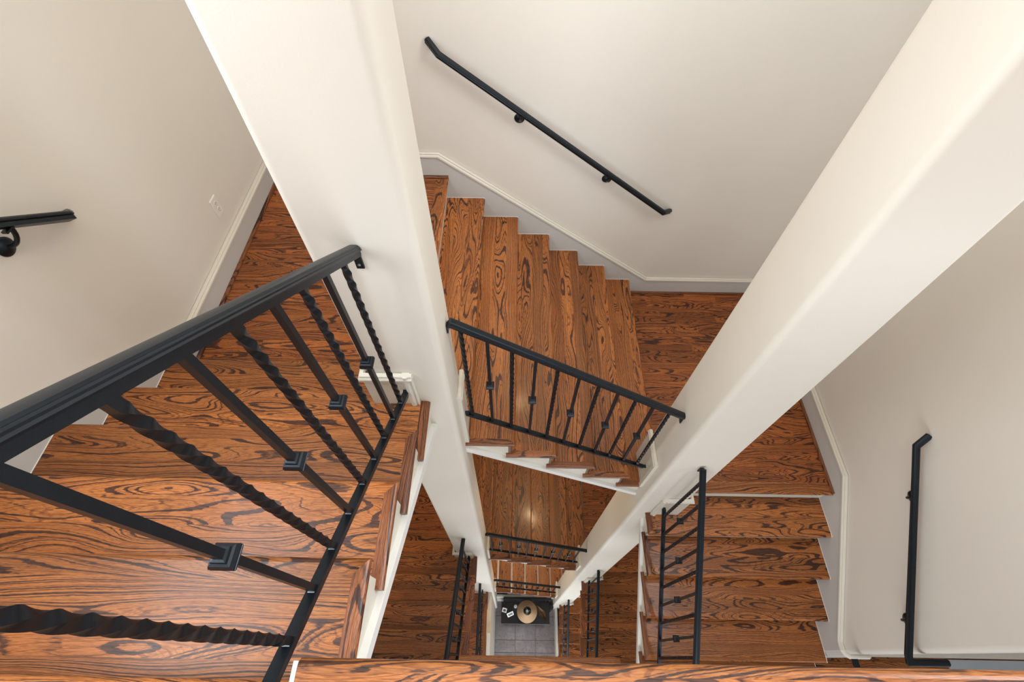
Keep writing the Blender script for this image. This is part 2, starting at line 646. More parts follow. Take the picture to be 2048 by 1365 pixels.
def flight(side, lev, label, shade=None):
    rz, O, W = FRAMES[side]
    O = (O[0], O[1], O[2] + LV[lev])
    f = thing('stair_flight', label, 'stairs', (O[0], O[1], O[2] - RS))
    rw = RW if lev == 0 else 0.065

    def at(x, y, z):
        a, b = rot(rz, x, y)
        return (O[0] + a, O[1] + b, O[2] + z)
    for m in range(1, 8):
        y, z = (m - 1) * T, (m - 1) * RS
        if m < 7:
            inset, op = 0.0, True
            if side == 'left' and m == 1:
                inset, op = XLO - LC[0] + 0.001, False
            if side == 'back' and m == 6:
                inset, op = LC[3] - YBO + 0.001, False
            t = link('tread', tread_mesh(W - inset, op, rw), None, at(inset, y, z), f, rz)
            if op:
                link('nosing_return', return_mesh(rw), None, at(0, y, z), t, math.pi / 2)
                t.children[0].location = (0, 0, 0)
                cv = link('cove_molding', simple_mesh('cove_molding', lambda b: b.prism([(0.006, 0.02, -NOSE), (0.026, 0.02, -NOSE), (0.026, 0.02, -NOSE - 0.022), (0.018, 0.02, -NOSE - 0.018), (0.010, 0.02, -NOSE - 0.008)], (0, T + 0.02, 0)), TRIM), None, at(0, y, z), t)
                cv.location = (0, 0, 0)
            if side == 'right':
                sc_ = link('scotia', simple_mesh(('scotia', round(W, 3)), lambda b: b.prism([(RW, 0.006, -NOSE), (RW, 0.028, -NOSE), (RW, 0.028, -NOSE - 0.120), (RW, 0.024, -NOSE - 0.120), (RW, 0.020, -NOSE - 0.030), (RW, 0.012, -NOSE - 0.015)], (W - RW, 0, 0)), OAKR), None, (0, 0, 0), t)
                sc_.location = (0, 0, 0)
            if lev == 0:
                ck = link('caulk_line', simple_mesh(('caulk_line', round(W - inset, 3)), lambda b: b.box(W - inset - 0.002, W - inset + 0.0015, 0.001, T + 0.03, -0.024, 0.0012), WHITE), None, (0, 0, 0), t)
                ck.location = (0, 0, 0)
        # riser below this tread (m = 7: below the upper landing's edge)
        inset = 0.024
        if side == 'left' and m == 1:
            inset = XLO - LC[0] + 0.001
        if side == 'back' and m >= 6:
            inset = LC[3] - YBO + 0.001
        if side == 'right' and m == 7:
            inset = RC[1] - XRO + 0.001
        if side == 'back' and lev == 2:
            link('riser', simple_mesh(('raked_riser', round(inset, 3)), lambda b: b.prism([(inset, 0.042, -NOSE), (inset, 0.026, -NOSE), (inset, -0.030, -RS + 0.014), (inset, -0.030, -RS + 0.001), (inset, 0.042, -RS + 0.001)], (W - inset, 0, 0)), WHITE), None, at(0, y, z), f, rz)
        else:
            link('riser', simple_mesh(('riser', side, round(inset, 3)), lambda b: b.box(inset, W, 0.028, 0.042, -RS, -NOSE), TRIM), None, at(0, y, z), f, rz)

    def stringer(b):
        for m in range(1, 7):
            y0, y1 = (m - 1) * T + 0.028, m * T + 0.028
            zt = (m - 1) * RS - NOSE
            zb0, zb1 = 0.708 * y0 - 0.268, 0.708 * y1 - 0.268
            if m == 1:
                pass
            b.loft([[(x, y0, zb0), (x, y1, zb1), (x, y1, zt), (x, y0, zt)] for x in (0.024, 0.046)])
        return b
    link('stringer', simple_mesh('stringer', stringer, TRIM), None, O, f, rz)
    L = 6 * T + 0.03
    e0 = 0.002 if lev == 0 else 0.030
    link('edge_trim', simple_mesh(('edge_trim', e0), lambda b: b.loft([[(e0, y, 0.708 * y - 0.268), (0.06, y, 0.708 * y - 0.268), (0.06, y, 0.708 * y - 0.318), (e0, y, 0.708 * y - 0.318)] for y in (0.03, L)]), WHITE), None, O, f, rz)
    link('soffit', simple_mesh(('soffit', side), lambda b: b.loft([[(0.06, y, 0.708 * y - 0.29), (W, y, 0.708 * y - 0.29), (W, y, 0.708 * y - 0.318), (0.06, y, 0.708 * y - 0.318)] for y in (0.03, L)]), COLM), None, O, f, rz)
    return f


flight('left', 0, 'oak flight going down the left wall, nearest the camera, with dark cathedral grain')
flight('back', 0, 'oak flight going down to the right along the back wall, under the long wall rail')
flight('right', 0, 'oak flight coming down the right wall towards the camera, beside the tall wall rail')
flight('left', 1, 'shaded oak flight on the left, one storey below the nearest flight')
flight('back', 1, 'oak flight at the back, one storey down, seen under the white stringer edge')
flight('right', 1, 'dark shaded oak flight on the right, one storey below the wall rail flight')
flight('back', 2, 'lowest back flight with bright white risers just above the console table')
flight('right', 2, 'lowest right flight, deep down beside the stone floor')


# ------------------------------------------------------------------ landings with strip flooring
def planks(parent, x0, x1, y0, y1, z, wd=0.060, holes=(), mat=OAKP, lmin=0.45, lmax=1.1, th=0.02):
    cache = {}
    y = y1
    while y > y0 + 0.004:
        ya = max(y0, y - wd)
        x = x0
        first = True
        while x < x1 - 0.002:
            ln = random.uniform(lmin, lmax) * (random.uniform(0.3, 1) if first else 1)
            first = False
            xe = min(x1, x + ln)
            if x1 - xe < 0.15:
                xe = x1
            xe = round(xe, 3)
            segs = [(x, xe)]
            for (hx0, hx1, hy0, hy1) in holes:
                if y > hy0 and ya < hy1:
                    ns = []
                    for a, b in segs:
                        if b <= hx0 or a >= hx1:
                            ns.append((a, b))
                        else:
                            if a < hx0:
                                ns.append((a, hx0))
                            if b > hx1:
                                ns.append((hx1, b))
                    segs = ns
            for a, b in segs:
                if b - a < 0.01:
                    continue
                g = 0.0006
                dzp = random.uniform(-0.0008, 0.0)
                p = MB()
                p.box(a + g, b - g, ya + g, y - g, z - th, z + dzp)
                p.build('plank', mat, parent)
            x = xe
        y = ya


def nosing_board(parent, x0, x1, y, z, axis, name='nosing_board', wd=0.085, end_open=False):
    # axis 'y+' : tip faces +Y at y (board along X); 'y-' ; 'x+' : tip faces +X at x1 = y param
    pr = [(min(d, wd), zz) for d, zz in nose_profile(wd)]
    b = MB()
    if axis == 'y-':
        b.loft([[(x, y + d, z + zz) for d, zz in pr] for x in (x0, x1)])
        return b.build(name, OAK, parent)
    if axis == 'y+':
        b.loft([[(x, y - d, z + zz) for d, zz in pr] for x in (x0, x1)])
        return b.build(name, OAK, parent)
    b.loft([[(y - d, s, z + zz) for d, zz in pr] for s in (x0, x1)])
    return b.build(name, OAK, parent, grain='y')


def quarter(path, parent, sg=1):
    pr = [(0, 0), (0.016 * sg, 0), (0.0145 * sg, 0.008), (0.009 * sg, 0.0145), (0, 0.018)]
    return sweep(MB(), pr, path).build('shoe_molding', OAKR, parent, grain='x' if abs(path[1][0] - path[0][0]) > abs(path[1][1] - path[0][1]) else 'y')


def landing_left(lev, label):
    z = Z0 + LV[lev]
    o = thing('stair_landing', label, 'landing', (-1.1, 2.0, z - 0.15))
    MB().box(XL, X0B - 0.03, Y1L - 0.03, YB, z - 0.15, z - 0.021).build('subfloor', COLM, o)
    x1 = X0B - 0.085
    planks(o, XL, x1, Y1L - 0.03, YB, z, holes=[(LC[0], 9, 0, LC[3])], wd=0.06 if lev == 0 else 0.085)
    nosing_board(o, LC[3] + 0.001, YB - 0.002, X0B, z, 'x+')
    if lev == 0:
        quarter([(XL + 0.017, Y1L - 0.02, z), (XL + 0.017, YB - 0.02, z)], o)
        quarter([(XL + 0.02, YB - 0.017, z), (X0B, YB - 0.017, z)], o)
    return o


def landing_right(lev, label):
    z = Z0 - 7 * RS + LV[lev]
    xa = X0B + 6 * T + 0.03
    o = thing('stair_landing', label, 'landing', (1.7, 2.0, z - 0.15))
    MB().box(xa, XR, RC[3] + 0.001, YB, z - 0.15, z - 0.021).build('subfloor', COLM, o)
    MB().box(RC[1] + 0.001, XR, Y0R + 0.03, RC[3], z - 0.15, z - 0.021).build('subfloor', COLM, o)
    planks(o, xa, XR, Y0R + 0.085, YB, z, holes=[(-9, RC[1], -9, RC[3])], wd=0.06 if lev == 0 else 0.085)
    nosing_board(o, RC[1] + 0.001, XR - 0.002, Y0R, z, 'y-')
    if lev == 0:
        quarter([(XR - 0.017, Y0R + 0.005, z), (XR - 0.017, YB - 0.02, z)], o, -1)
        quarter([(xa, YB - 0.017, z), (XR - 0.02, YB - 0.017, z)], o)
    return o


landing_left(0, 'oak landing in the back left corner below the wall outlet')
landing_right(0, 'strip oak landing in the back right corner behind the right column')
landing_left(1, 'oak landing on the left one storey down, behind the left column')
landing_right(1, 'oak landing on the right one storey down, behind the right column')
# lowest landings: a plain surface, too far away to tell the strips apart
for lab, x0, x1, y0, y1, z in (('oak landing at the head of the white riser flight', XL, X0B, LC[3] + 0.002, YB, Z0 + LV[2]),
                               ('oak landing at the foot of the white riser flight', X0B + 6 * T + 0.03, XR, RC[3] + 0.002, YB, Z0 - 7 * RS + LV[2])):
    o = thing('stair_landing', lab, 'landing', ((x0 + x1) / 2, 2.0, z - 0.15))
    MB().box(x0, x1, y0, y1, z - 0.15, z - 0.021).build('subfloor', COLM, o)
    planks(o, x0, x1, y0, y1, z, wd=0.12, lmin=0.8, lmax=1.6)


# ------------------------------------------------------------------ floors at the well's front edge
def floor_slab(name, rects, z, edge_y, ex0, ex1, mat=OAKF):
    b = MB()
    for (x0, x1, y0, y1) in rects:
        b.box(x0, x1, y0, y1, z - 0.30, z - 0.02)
    o = struct(b.build(name, COLM))
    for (x0, x1, y0, y1) in rects:
        f = MB().box(x0, x1, y0, y1 - (0.0855 if abs(y1 - (edge_y - 0.03)) < 1e-4 else 0), z - 0.0195, z).build('floorboards', mat, o)
    nosing_board(o, ex0, ex1, edge_y, z, 'y+', wd=0.115)
    return o


f1 = floor_slab('floor_upper', [(XLO + 0.02, 5.2, -3.2, -0.033), (XL, XLO + 0.02, -3.2, Y1L - 6 * T - 0.03)], TOP, -0.003, XLO + 0.002, 5.2)
MB().box(XLO - 0.006, XLO + 0.0015, -0.326, -0.008, TOP - 0.30, TOP + 0.001).build('edge_trim', WHITE, f1)
nosing_board(f1, XL + 0.02, XLO, Y1L - 6 * T, TOP, 'y+')
f2 = floor_slab('floor_middle', [(-0.40, 0.92, -3.2, -0.008), (XL, -0.40, -3.2, Y1L - 6 * T - 0.03), (0.92, XR + 0.16, -3.2, Y0R - 6 * T - 0.03), (XR + 0.16, 5.2, -3.2, 0.06)], TOP - H12, 0.022, -0.41, 0.922)
MB().box(3.62, 5.2, -3.2, 0.05, TOP - H12, TOP - H12 + 0.012).build('pale_floor_area', plain('pale_blue_grey', (0.42, 0.47, 0.52), 0.4, 0, 0.05, 3), f2)  # pale blue-grey sheet over the far part of the hall floor
# lower hall floor along the left side of the well
Z3 = Z0 + LV[2] + 4 * RS
Y3 = 0.73
f3 = struct(MB().box(XL, XLO - 0.026, -3.2, Y3 - 0.03, Z3 - 0.30, Z3 - 0.02).build('floor_lower', COLM))
planks(f3, XL, XLO - 0.045, -0.6, Y3 - 0.03, Z3, wd=0.09, lmin=0.5, lmax=1.3)
MB().box(XL, XLO - 0.045, -3.2, -0.6, Z3 - 0.02, Z3).build('floorboards', OAKF, f3)
b = MB()
pr = [(min(d, 0.045), zz) for d, zz in nose_profile(0.045)]
b.loft([[(XLO - d, s, Z3 + zz) for d, zz in pr] for s in (-1.0, Y3)])
b.build('edge_nosing', OAKR, f3, grain='y')
MB().box(XL, XLO - 0.045, Y3 - 0.032, Y3, Z3 - 0.028, Z3).build('edge_nosing', OAKR, f3)
MB().box(-0.352, -0.296, -1.0, 0.34, Z3 - 0.22, Z3 - 0.12).build('edge_trim', WHITE, f3)  # white stands for daylight on the wall's ledge, put into the colour
sf = thing('stair_flight', 'short run of oak steps below the lower hall floor, at the left column foot', 'stairs', (-1.0, 0.9, Z3 - 4 * RS))
for k in (1, 2, 3):
    yk = Y3 + T * (4 - k)
    zk = Z3 - (4 - k) * RS
    W3 = (XLO if k == 3 else LC[0] - 0.002) - XL - 0.004
    t = link('tread', tread_mesh(W3, k == 3), None, (XLO if k == 3 else LC[0] - 0.002, yk, zk), sf, math.pi)
    if k == 3:
        r_ = link('nosing_return', return_mesh(), None, (0, 0, 0), t, math.pi / 2)
        r_.location = (0, 0, 0)
    MB().box(XL + 0.004, LC[0] - 0.01, yk - 0.042, yk - 0.028, zk - RS, zk - NOSE).build('riser', TRIM, sf)
# plaster walls closing the bottom of the well
struct(MB().box(-0.40, -0.298, -3.2, LC[2], GROUND, Z3 - 0.23).build('wall_well_left', WALL))
struct(MB().box(0.972, 1.02, -0.45, RC[2], GROUND, GROUND + 0.35).build('wall_well_right', WALL))
struct(MB().box(LC[1], RC[0], 1.06, 1.10, GROUND, Z0 + LV[2] - 7 * RS - 0.32).build('wall_well_back', WALL))

# ground floor: stained concrete slabs with joints
g, nt, bs = newmat('stained_concrete')
N = NT(nt)
tc = N.n('ShaderNodeTexCoord').outputs['Object']
rnd = N.n('ShaderNodeObjectInfo').outputs['Random']
cmb = N.n('ShaderNodeCombineXYZ')
N.link(N.math('MULTIPLY', rnd, 50.0), cmb.inputs[0])
pp = N.vec('ADD', tc, cmb.outputs[0])
c1 = N.ramp(N.noise(pp, 4.0, 4, 0.6), [(0.3, (0.13, 0.10, 0.105)), (0.55, (0.20, 0.17, 0.175)), (0.75, (0.27, 0.25, 0.26))])
c2 = N.ramp(N.noise(pp, 22.0, 3, 0.6), [(0.30, (0.35, 0.33, 0.33)), (0.42, (1, 1, 1))])
N.link(N.mix(0.6, c1, c2, 'MULTIPLY'), bs.inputs['Base Color'])
bs.inputs['Roughness'].default_value = 0.20
bs.inputs['Specular IOR Level'].default_value = 0.8
gf = struct(MB().box(XL, 5.2, -3.2, YB, GROUND - 0.25, GROUND - 0.006).build('floor_ground', plain('joint', (0.05, 0.045, 0.045), 0.7)))
gx = [XL, -0.73, -0.30, 0.135, 0.563, 0.98, 1.5, 2.2]
gy = [-1.4, -0.75, -0.32, 0.114, 0.337, 0.78, 1.2, 2.0, YB]
for i in range(len(gx) - 1):
    for j in range(len(gy) - 1):
        MB().box(gx[i] + 0.003, gx[i + 1] - 0.003, gy[j] + 0.003, gy[j + 1] - 0.003, GROUND - 0.006, GROUND).build('slab', g, gf)


# ------------------------------------------------------------------ railings
BAR = 0.0145
BALH = 0.825
HANDP = [(0.88 * a, 0.86 * b) for a, b in [(-0.0150, -0.001), (0.0150, -0.001), (0.0150, 0.016), (0.0205, 0.019), (0.0215, 0.023), (0.0185, 0.026), (0.0185, 0.030), (0.0160, 0.033), (0.0145, 0.0330), (0.0125, 0.0375), (0.0060, 0.0388),
         (-0.0060, 0.0388), (-0.0125, 0.0375), (-0.0145, 0.0330), (-0.0160, 0.033), (-0.0185, 0.030), (-0.0185, 0.026), (-0.0215, 0.023), (-0.0205, 0.019), (-0.0150, 0.016)]]
BOTP = [(-0.0125, -0.018), (0.0125, -0.018), (0.0125, 0.0), (-0.0125, 0.0)]


def twisted_mesh():
    def fn(b):
        rings = []
        h = 0.0155 / 2
        n = 150
        zs = [(0.0, 0.0), (0.035, 0.0)] + [(0.035 + (BALH - 0.07) * i / n, -2 * math.pi * 4.25 * i / n) for i in range(1, n + 1)] + [(BALH, -2 * math.pi * 4.25)]
        for z, a in zs:
            rings.append([(h * 1.414 * math.cos(a + q), h * 1.414 * math.sin(a + q), z) for q in (math.pi / 4, 3 * math.pi / 4, 5 * math.pi / 4, 7 * math.pi / 4)])
        return b.loft(rings)
    me = simple_mesh('twisted_baluster', fn, IRON)
    for p in me.polygons:
        p.use_smooth = True
    me.set_sharp_from_angle(angle=math.radians(45))
    return me


def plain_mesh():
    return simple_mesh('plain_baluster', lambda b: b.box(-BAR / 2, BAR / 2, -BAR / 2, BAR / 2, 0, BALH), IRON)


def collar_mesh():
    def fn(b):
        rings = []
        for hw, z in ((0.0072, -0.020), (0.0115, -0.019), (0.0125, -0.013), (0.0165, -0.0115), (0.0195, -0.003), (0.0185, -0.002), (0.0185, 0.002), (0.0195, 0.003), (0.0165, 0.0115), (0.0125, 0.013), (0.0115, 0.019), (0.0072, 0.020)):
            rings.append([(-hw, -hw, z), (hw, -hw, z), (hw, hw, z), (-hw, hw, z)])
        return b.loft(rings)
    return simple_mesh('collar', fn, IRON)


def railing(label, start, d, length, slope, s_first, step, count, zb, lev, end_brackets=(True, True), first_twist=True, bal=0.785, top_slope=None):
    # start: plan point on the column face; d: plan unit direction; zb: top of bottom rail at s_first
    z_at = lambda s: zb + slope * (s - s_first)
    org = (start[0], start[1], z_at(0))
    r = thing('stair_railing', label, 'railing', org)
    P = lambda s, z: (start[0] + d[0] * s, start[1] + d[1] * s, z)
    e = 0.004
    ts = slope if top_slope is None else top_slope
    zt_at = lambda s: z_at(s_first) + bal + ts * (s - s_first)
    mb = sweep(MB(), HANDP, [P(e, zt_at(e)), P(length - e, zt_at(length - e))])
    h = mb.build('handrail', IRON, r, org=org)
    autosmooth(h, 35)
    s0, s1 = 0.03, length - 0.03 if end_brackets[1] else length
    sweep(MB(), BOTP, [P(s0, z_at(s0)), P(s1, z_at(s1))]).build('bottom_rail', IRON, r, org=org)
    for j in range(count):
        s = s_first + j * step
        tw = (j % 2 == 0) == first_twist
        zc = z_at(s) - 0.006
        bo = link('baluster', twisted_mesh() if tw else plain_mesh(), None, P(s, zc), r)
        if not tw:
            c = link('collar', collar_mesh(), None, P(s, zc + 0.40), bo)
        if lev == 0 and d[1] < 0 and slope > 0:
            link('weld', simple_mesh('weld', lambda b: b.box(-0.0075, 0.0075, -0.0125, -0.0075, 0.004, 0.013), STEEL), None, P(s, zc), bo)
    # mounting tabs with screws
    for k, on in enumerate(end_brackets):
        if not on:
            continue
        s = e if k == 0 else length - e
        sg = 1 if k == 0 else -1
        for zz, up in ((zt_at(s), -1), (z_at(s + 0.026 * sg), 1)):
            ax = 'y' if abs(d[1]) > 0.5 else 'x'
            a, b2 = sorted((zz, zz + up * 0.045))
            c = P(s, 0)
            g2 = MB()
            th = 0.003
            if ax == 'y':
                g2.box(c[0] - 0.011, c[0] + 0.011, c[1] - th, c[1] + th, a - 0.004, b2)
            else:
                g2.box(c[0] - th, c[0] + th, c[1] - 0.011, c[1] + 0.011, a - 0.004, b2)
            if up > 0:
                q = P(s + 0.03 * sg, 0)
                zl = zz
                g2.box(min(c[0] - 0.011 * (ax == 'y'), q[0] - 0.011 * (ax == 'y')), max(c[0] + 0.011 * (ax == 'y'), q[0] + 0.011 * (ax == 'y')),
                       min(c[1] - 0.011 * (ax == 'x'), q[1] - 0.011 * (ax == 'x')), max(c[1] + 0.011 * (ax == 'x'), q[1] + 0.011 * (ax == 'x')), zl - 0.008, zl - 0.001)
            br = g2.build('mounting_tab', IRON, r)
            zc = zz + up * 0.032
            sc = MB().disc_lathe([(0.0045, 0.0), (0.0045, 0.003 * sg), (0.002, 0.0045 * sg)], ax, (c[0] + (th * sg * abs(d[0]) if ax == 'x' else 0) * (1 if d[0] > 0 else -1), c[1] + (th * sg if ax == 'y' else 0) * (1 if d[1] > 0 else -1), zc), 10)
            if ax == 'y':
                sc = MB().disc_lathe([(0.0045, 0.0), (0.0045, -0.003), (0.002, -0.0045)], 'y', (c[0], c[1] - th, zc), 10)
            sc.build('screw', STEEL, br)
    return r


RL = ['', ' one storey down', ' deep down']
for lev in (0, 1):
    dz = LV[lev]
    railing(('large black iron railing in the left foreground, twisted and collared balusters', 'black iron railing along the shaded left flight one storey down')[lev],
            (-0.4365, LC[2]), (0, -1), 1.25, 0.716, 0.092, 0.1012, 12, -1.702 + dz, lev, (True, False), bal=0.790, top_slope=0.740)
for lev in range(3):
    dz = LV[lev]
    railing(('black iron railing across the back flight between the two columns', 'black iron railing of the back flight one storey down', 'small black iron railing just above the console table')[lev],
            (LC[1], 1.0804), (1, 0), RC[0] - LC[1], -0.708, 0.053, 0.1031, 11, -2.338 + dz, lev)
    railing(('black iron railing down the right flight, seen nearly end on', 'black iron railing down the shaded right flight one storey down', 'black iron railing deep down beside the stone floor, right of the table')[lev],
            (1.0823, RC[2]), (0, -1), 1.35, -0.735, 0.0697, 0.1043, 12, -3.505 + dz, lev, (True, False))
railing('level black iron railing of the lower hall, left of the stone floor', (-0.4365, LC[2]), (0, -1), 1.5, 0.0, 0.09, 0.1031, 13, Z3 + 0.10, 2, (True, False))

# ------------------------------------------------------------------ wall handrails
def wall_rail(label, path, brackets, inward, wall_coord, axis):
    r = thing('wall_handrail', label, 'handrail', path[len(path) // 2])
    mb = sweep(MB(), [(u, v - 0.02) for u, v in HANDP], path)
    o = mb.build('rail', IRON, r, org=path[len(path) // 2])
    autosmooth(o, 35)
    for (s, rail_pt, rose) in brackets:
        rp, ro = Vector(rail_pt), Vector(rose)
        b = MB()
        if axis == 'y':
            b.disc_lathe([(0.034, 0.0), (0.034, -0.004), (0.028, -0.010), (0.014, -0.014), (0.010, -0.016)], 'y', ro, 24)
        else:
            b.disc_lathe([(0.034, 0.0), (0.034, 0.004 * s), (0.028, 0.010 * s), (0.014, 0.014 * s), (0.010, 0.016 * s)], 'x', ro, 24)
        rs = b.build('bracket_rose', IRON, r)
        autosmooth(rs, 35)
        inn = Vector(inward)
        pts = []
        for i in range(9):
            t = i / 8
            a = math.pi / 2 * t
            off = inn * (0.012 + (abs((rp - ro).dot(inn)) - 0.012) * math.sin(a))
            zz = ro.z + (rp.z - 0.022 - ro.z) * (1 - math.cos(a))
            base = ro.lerp(rp, t)
            q = Vector((base.x, base.y, zz))
            if axis == 'y':
                q.y = ro.y + off.y
            else:
                q.x = ro.x + off.x
            pts.append(q)
        b = MB()
        rings = []
        for i, q in enumerate(pts):
            t = (pts[min(i + 1, 8)] - pts[max(i - 1, 0)]).normalized()
            sd = Vector((1, 0, 0)) if axis == 'y' else Vector((0, 1, 0))
            sd = (sd - t * sd.dot(t)).normalized()
            up = t.cross(sd)
            rings.append([tuple(q + sd * 0.008 * math.cos(2 * math.pi * j / 8) + up * 0.008 * math.sin(2 * math.pi * j / 8)) for j in range(8)])
        b.loft(rings)
        ar = b.build('bracket_arm', IRON, r)
        autosmooth(ar, 60)
        sdl = 0.03
        b = MB()
        if axis == 'y':
            b.box(rp.x - sdl, rp.x + sdl, rp.y - 0.010, rp.y + 0.010, rp.z - 0.026, rp.z - 0.019)
        else:
            b.box(rp.x - 0.010, rp.x + 0.010, rp.y - sdl, rp.y + sdl, rp.z - 0.026, rp.z - 0.019)
        b.build('bracket_saddle', IRON, r)
    return r


OFF = 0.075
zb_ = lambda x: -1.361 - 0.7132 * (x + 0.4474)
wall_rail('long black handrail on the back wall above the back flight',
          [(-0.514, YB - 0.004, -1.315), (-0.4474, YB - OFF, -1.361), (1.119, YB - OFF, -2.478), (1.188, YB - 0.004, -2.520)],
          [(1, (0.030, YB - OFF, zb_(0.030)), (0.015, YB, -1.7825)), (1, (0.665, YB - OFF, zb_(0.665)), (0.6516, YB, -2.237))],
          (0, -1, 0), YB, 'y')
zr_ = lambda y: -2.5655 - 0.694 * (1.0331 - y)
wall_rail('tall black handrail on the right wall with its foot turning right',
          [(XR - 0.004, 1.083, -2.533), (XR - OFF, 1.0331, -2.5655), (XR - OFF, 0.05, zr_(0.05)), (XR - OFF, 0.018, zr_(0.05) - 0.01), (2.49, 0.018, zr_(0.05) - 0.01)],
          [(-1, (XR - OFF, 0.80, zr_(0.80)), (XR, 0.828, zr_(0.80) - 0.105)), (-1, (XR - OFF, 0.22, zr_(0.22)), (XR, 0.230, zr_(0.22) - 0.125))],
          (-1, 0, 0), XR, 'x')
zl_ = lambda y: -1.2591 + 0.745 * (1.380 - y)
wall_rail('black handrail end with round bracket on the left wall',
          [(XL + 0.004, 1.405, -1.278), (XL + OFF, 1.345, zl_(1.345)), (XL + OFF, -0.2, zl_(-0.2))],
          [(1, (XL + OFF, 1.155, zl_(1.155)), (XL, 1.139, -1.191)), (1, (XL + OFF, 0.3, zl_(0.3)), (XL, 0.3, zl_(0.3) - 0.10))],
          (1, 0, 0), XL, 'x')
# short guard in the hall beyond the right wall's end
hr = thing('hall_railing', 'short black rail in the dark gap below the right wall end', 'railing', (2.305, -0.4, TOP - H12))
sweep(MB(), HANDP, [(2.305, 0.035, -3.84), (2.305, -0.80, -3.84)]).build('handrail', IRON, hr)
MB().box(2.293, 2.317, -0.80, -0.776, TOP - H12, -3.84).build('post', IRON, hr)

# ------------------------------------------------------------------ outlet on the left wall
ox, oy, oz = XL, 2.153, -1.893
ot = thing('wall_outlet', 'white double electrical outlet on the left wall', 'outlet', (ox, oy, oz - 0.06))
b = MB()
rings = []
for d, x in ((0.0, 0.0), (0.0, 0.003), (0.004, 0.006)):
    rings.append([(ox + x, oy - 0.036 + d, oz - 0.058 + d), (ox + x, oy + 0.036 - d, oz - 0.058 + d), (ox + x, oy + 0.036 - d, oz + 0.058 - d), (ox + x, oy - 0.036 + d, oz + 0.058 - d)])
b.loft(rings).build('cover_plate', PLASTIC, ot)
for dz in (-0.02, 0.02):
    sk = MB().disc_lathe([(0.0165, 0.005), (0.0165, 0.0075), (0.0155, 0.008)], 'x', (ox, oy, oz + dz), 20).build('socket', PLASTIC, ot)
    for dy, hh in ((-0.006, 0.005), (0.006, 0.004)):
        MB().box(ox + 0.0075, ox + 0.0086, oy + dy - 0.0011, oy + dy + 0.0011, oz + dz + 0.003 - hh, oz + dz + 0.003 + hh).build('slot', DARK, sk)
    MB().disc_lathe([(0.0022, 0.0075), (0.0022, 0.0086)], 'x', (ox, oy, oz + dz - 0.009), 10).build('slot', DARK, sk)

# ------------------------------------------------------------------ console table and what stands on it
TT = GROUND + 0.75
tb = plain('dark_table', (0.009, 0.010, 0.012), 0.4, 0, 0.3, 9)
ct = thing('console_table', 'dark wooden console table against the back of the stone floor', 'table', (0.33, 0.79, GROUND))
top = MB()
rings = []
for d, z in ((0.0, TT - 0.035), (0.0, TT - 0.004), (0.004, TT)):
    rings.append([(-0.163 + d, 0.592 + d, z), (0.822 - d, 0.592 + d, z), (0.822 - d, 0.985 - d, z), (-0.163 + d, 0.985 - d, z)])
top.loft(rings).build('table_top', tb, ct)
for x in (-0.135, 0.745):
    for y in (0.62, 0.905):
        MB().loft([[(x, y, z) if False else (x + a * 0.05 + (0.01 if z < TT - 0.2 else 0) * (1 - 2 * a), y + c * 0.05 + (0.01 if z < TT - 0.2 else 0) * (1 - 2 * c), z) for a, c in ((0, 0), (1, 0), (1, 1), (0, 1))] for z in (GROUND, TT - 0.035)]).build('leg', tb, ct)
MB().box(-0.12, 0.78, 0.63, 0.95, TT - 0.12, TT - 0.035).build('apron', tb, ct)
MB().box(-0.10, 0.76, 0.65, 0.93, GROUND + 0.12, GROUND + 0.145).build('lower_shelf', tb, ct)

sh = plain('shade_fabric', (0.47, 0.30, 0.165), 0.8, 0, 0.06, 30)
lc = (0.350, 0.785)
lp = thing('table_lamp', 'table lamp with wide tan cone shade on the console table', 'lamp', (lc[0], lc[1], TT))
SZ = TT + 0.42
b = MB()
b.disc_lathe([(0.20, 0.0), (0.078, 0.20), (0.075, 0.20), (0.197, 0.0)], 'z', (lc[0], lc[1], SZ), 40)
b.f = b.f[:-2]
k = 40
for j in range(k):
    b.f.append((3 * k + j, 3 * k + (j + 1) % k, (j + 1) % k, j))
o = b.build('lamp_shade', sh, lp)
autosmooth(o, 35)
o = MB().disc_lathe([(0.085, 0.0), (0.085, 0.012), (0.03, 0.03), (0.045, 0.09), (0.075, 0.17), (0.07, 0.24), (0.03, 0.32), (0.012, 0.36), (0.012, 0.50)], 'z', (lc[0], lc[1], TT), 28).build('lamp_base', DARK, lp)
autosmooth(o, 50)
o = MB().disc_lathe([(0.012, 0.0), (0.02, 0.02), (0.031, 0.05), (0.028, 0.075), (0.012, 0.09), (0.002, 0.092)], 'z', (lc[0], lc[1], TT + 0.50), 20).build('bulb', plain('bulb_white', (0.85, 0.85, 0.85), 0.3), lp)
autosmooth(o, 60)
b = MB()
for i in range(3):
    a = 2 * math.pi * i / 3
    b.prism([(lc[0] + 0.01 * math.cos(a + q) , lc[1] + 0.01 * math.sin(a + q), SZ + 0.19 + dz_) for q, dz_ in ((-0.3, 0), (0.3, 0), (0.3, 0.004), (-0.3, 0.004))], (0.068 * math.cos(a), 0.068 * math.sin(a), 0))
b.build('shade_spider', STEEL, lp)


